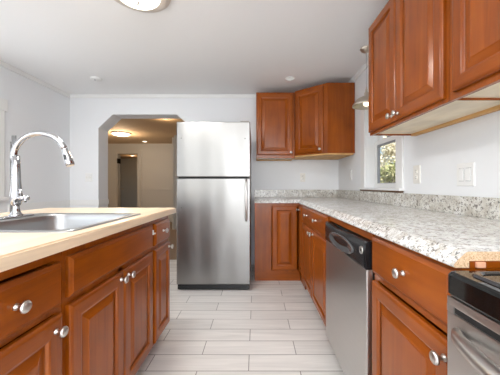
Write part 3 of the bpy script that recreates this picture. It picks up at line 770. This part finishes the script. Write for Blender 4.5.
# ------------------------------------------------------------------ electrical plates
def plate(name, label, cat, c, n, w, h, kind, grp=None, m=PLATE):
    n = Vector(n); u = Z.cross(n).normalized(); c = Vector(c)
    t = thing(name, label, cat, c, grp)
    F = basis(c - u * (w / 2) - Z * (h / 2), u, n)
    b = BM(); rings(b, F, w, h, [(0, 0), (0, .003), (.003, .006)]); p = obj('cover_plate', b, m, t)
    k = 2 if kind == 'double' else 1
    for i in range(k):
        cu = w / 2 + (i - (k - 1) / 2) * .046
        if kind in ('double', 'rocker'):
            b = BM(); G = basis(F(cu - .0165, h / 2 - .033, .006), u, n); rings(b, G, .033, .066, [(0, -.001), (0, .002), (.002, .0035)])
            r = obj('rocker', b, m, p)
            b = BM(); G = basis(F(cu - .0185, h / 2 - .035, .006), u, n)
            for (a0, a1, b0, b1) in ((0, .002, 0, .07), (.035, .037, 0, .07), (0, .037, 0, .002), (0, .037, .068, .07)):
                rings(b, basis(G(a0, b0, 0), u, n), a1 - a0, b1 - b0, [(0, -.001), (0, .0006)])
            obj('rocker_gap', b, VINYL, p)
        elif kind == 'outlet':
            for s in (-1, 1):
                b = BM(); lathe(b, [(.0165, -.001), (.0165, .002), (.015, .003), (0, .003)], F(cu, h / 2 + s * .021, .006), n, 20); r = obj('receptacle', b, m, p)
                b = BM()
                for q in (-.006, .006): rings(b, basis(F(cu + q - .0012, h / 2 + s * .021, .0085), u, n), .0024, .009, [(0, 0), (0, .001)])
                lathe(b, [(.0025, .0085), (.0025, .0098)], F(cu, h / 2 + s * .021 - .007, 0), n, 10)
                obj('slots', b, DSLOT, r)
    return t
def dgang(c):
    t = plate('light_switch', 'white double toggle switch plate on the back wall left of the opening', 'light switch', c, nB, .10, .115, 'none')
    n = Vector(nB)
    for dx in (-.023, .023):
        b = BM(); x = c[0] + dx; box(b, x - .005, x + .005, c[1] - .016, c[1] - .005, c[2] - .012, c[2] + .012, .002); obj('toggle', b, IVORY, t)
dgang((-2.26, YB, 1.18))
plate('wall_outlet', 'ivory outlet on the back wall below the corner wall cabinet', 'outlet', (.632, YB, 1.178), nB, .07, .115, 'outlet', 'power outlets', IVORY)
plate('wall_outlet', 'ivory outlet on the right wall above the backsplash, near the window', 'outlet', (XR, 1.842, 1.147), nR, .078, .125, 'outlet', 'power outlets', IVORY)
plate('light_switch', 'small white switch on the right wall between corner and window', 'light switch', (XR, 3.13, 1.19), nR, .072, .118, 'rocker')
plate('light_switch', 'white double rocker switch plate on the right wall under the wall cabinets', 'light switch', (XR, 1.414, 1.128), nR, .12, .122, 'double')

# ------------------------------------------------------------------ lamps
lx, ly = -.742, 1.665
lm = thing('ceiling_lamp', 'flush round ceiling lamp with glowing opal glass dome and small finial', 'ceiling light', (lx, ly, ZC))
b = BM(); lathe(b, [(.195, 0), (.202, -.008), (.198, -.020), (.16, -.030), (.14, -.03)], (lx, ly, ZC), seg=48); obj('lamp_base', b, plain('beige_lamp_rim', (.72, .66, .60), .4), lm)
b = BM(); lathe(b, [(.137 * math.cos(R(a)), -.030 - .050 * math.sin(R(a))) for a in range(0, 91, 9)], (lx, ly, ZC), seg=48, close=False); obj('glass_dome', b, LAMP, lm)
b = BM(); lathe(b, [(.0, -.076), (.012, -.079), (.014, -.085), (.006, -.090), (.009, -.096), (0, -.103)], (lx, ly, ZC)); obj('finial', b, NICKEL, lm)
light('ceiling_lamp_light', 'AREA', (lx, ly, ZC - .135), (0, 0, 0), 11, (1, .98, .95), .26, .26)
def downlight(label, x, y, m, r=.055, grp='recessed ceiling lights', z=ZC):
    t = thing('recessed_downlight', label, 'ceiling light', (x, y, z), grp)
    b = BM(); lathe(b, [(r * 1.25, 0), (r * 1.25, -.004), (r * 1.0, -.007), (r * .93, -.003), (r * .93, 0)], (x, y, z), seg=32); obj('trim_ring', b, TRIM, t)
    b = BM(); lathe(b, [(r * .9, -.002), (0, -.004)], (x, y, z), seg=32, close=False); obj('lens', b, m, t)
downlight('recessed ceiling light above the corner wall cabinet', .39, 3.06, LAMPD, .05)
t = thing('smoke_detector', 'small flat white disc on the ceiling at the left', 'smoke detector', (-1.83, 3.05, ZC))
b = BM(); lathe(b, [(.06, 0), (.06, -.012), (.05, -.02), (.02, -.022), (0, -.022)], (-1.83, 3.05, ZC), seg=32); obj('housing', b, TRIM, t)
b = BM(); lathe(b, [(.009, -.022), (.009, -.026), (0, -.027)], (-1.84, 3.04, ZC), seg=12); obj('test_button', b, VINYL, t)
downlight('small recessed light in the hall ceiling, nearest the opening on the right', -1.66, 4.85, LAMPH, .05)
downlight('small recessed light in the hall ceiling near the far wall', -3.11, 7.43, LAMPH, .06)
downlight('tiny recessed light seen through the far doorway', -5.1, 11.0, LAMPH, .08)
t = thing('hall_ceiling_lamp', 'round glowing flush lamp on the hall ceiling beyond the opening', 'ceiling light', (-3.16, 6.23, ZC))
b = BM(); lathe(b, [(.21, 0), (.21, -.02), (.195, -.025)], (-3.16, 6.23, ZC), seg=40); obj('lamp_base', b, TRIM, t)
b = BM(); lathe(b, [(.195 * math.cos(R(a)), -.022 - .05 * math.sin(R(a))) for a in range(0, 91, 10)], (-3.16, 6.23, ZC), seg=40, close=False); obj('glass_dome', b, LAMPH, t)
light('hall_lamp_light', 'POINT', (-3.16, 6.23, ZC - .16), (0, 0, 0), 24, (1, .74, .50), radius=.15)
light('hall_downlight_light', 'POINT', (-1.66, 4.85, ZC - .1), (0, 0, 0), 3, (1, .68, .40), radius=.05)
light('bedroom_light', 'POINT', (-5.1, 11.0, ZC - .15), (0, 0, 0), 3.0, (1, .62, .32), radius=.08)

for y, where in ((-.05, 'nearer the kitchen'), (-2.3, 'near the added glazed door')):  # unseen ceiling panels added to go with the fill lights
    b = BM(); box(b, -1.6, .2, y - .6, y + .6, 2.262, ZC, .006); o = obj('ceiling_fill_panel', b, TRIM, org=(-.7, y, ZC)); tag(o, 'white panel added to the ceiling behind the camera for fill light, ' + where, 'ceiling light', 'added fill panels')

# hanging lamp by the window
px, py = .99, 2.385
pl = thing('hanging_lamp', 'small brushed-metal dome hanging lamp in front of the window', 'hanging lamp', (px, py, ZC))
b = BM(); lathe(b, [(.056, 0), (.056, -.006), (.045, -.022), (.02, -.036), (.008, -.04)], (px, py, ZC), seg=32); obj('canopy', b, BRONZE, pl)
b = BM(); tube(b, [(px, py, ZC - .035), (px, py, 1.95)], .0022, 8); obj('cord', b, VINYL, pl)
b = BM(); lathe(b, [(.005, .045), (.006, .03), (.010, .022), (.011, .0), (.018, -.006), (.020, -.034), (.026, -.04)], (px, py, 1.908), seg=24); obj('socket_cap', b, BRONZE, pl)
b = BM(); lathe(b, [(.022, .0), (.045, -.008), (.075, -.022), (.098, -.044), (.114, -.070), (.120, -.078), (.120, -.090), (.116, -.090), (.110, -.072), (.092, -.046), (.07, -.028), (.04, -.014), (.02, -.006)], (px, py, 1.872), seg=48, close=False); obj('lamp_shade', b, BRONZE, pl)
b = BM(); lathe(b, [(0.012, .0), (.014, -.02), (.026, -.04), (.026, -.058), (.018, -.072), (0, -.078)], (px, py, 1.858), seg=20); obj('bulb', b, BULB, pl)

# ------------------------------------------------------------------ outside the window
b = BM(); box(b, XR + .13, 40, -20, 50, -.6, -.5); struct('ground', b, SOIL)
def tree(label, x, y, r, zc, m, nl, seed):
    rnd = random.Random(seed)
    t = thing('tree', label, 'tree', (x, y, -.5), 'trees outside the window')
    b = BM(); tube(b, [(x, y, -.52), (x + .05, y, zc * .4), (x - .05, y + .05, zc)], [.14, .1, .05], 8)
    for k in range(9):
        a = rnd.uniform(0, 6.28); tube(b, [(x, y, zc * rnd.uniform(.2, .7)), (x + math.cos(a) * r * .7, y + math.sin(a) * r * .7, zc + rnd.uniform(-.5, .8) * r * .6)], [.05, .015], 6)
    obj('trunk', b, BARK, t)
    b = BM()
    cl = [(rnd.gauss(0, .5) * r, rnd.gauss(0, .5) * r, rnd.uniform(-.9, .9) * r, rnd.uniform(.25, .45) * r) for _ in range(26)]
    for k in range(nl):
        c = rnd.choice(cl); v = Vector((rnd.gauss(0, 1), rnd.gauss(0, 1), rnd.gauss(0, 1))).normalized() * c[3] * rnd.uniform(.6, 1)
        p = Vector((x + c[0], y + c[1], zc + c[2])) + v
        a = Vector((rnd.gauss(0, 1), rnd.gauss(0, 1), rnd.gauss(0, 1))).normalized(); e = a.cross(Vector((rnd.gauss(0, 1), rnd.gauss(0, 1), rnd.gauss(0, 1)))).normalized()
        s = rnd.uniform(.05, .10)
        b.faces.new([b.verts.new(p + q) for q in (-a * s, e * s * .5, a * s, -e * s * .5)])
    obj('foliage', b, m, t)
tree('pale sunlit tree seen through the window, farther one', 6.6, 12.9, 1.6, 1.9, LEAF, 7000, 3)
tree('green bushy tree seen low through the window, nearer one', 4.9, 9.3, .95, .9, LEAF2, 3500, 5)
tree('tall pale tree behind the others outside the window', 11.5, 21.5, 3.6, 3.6, LEAF, 9000, 9)
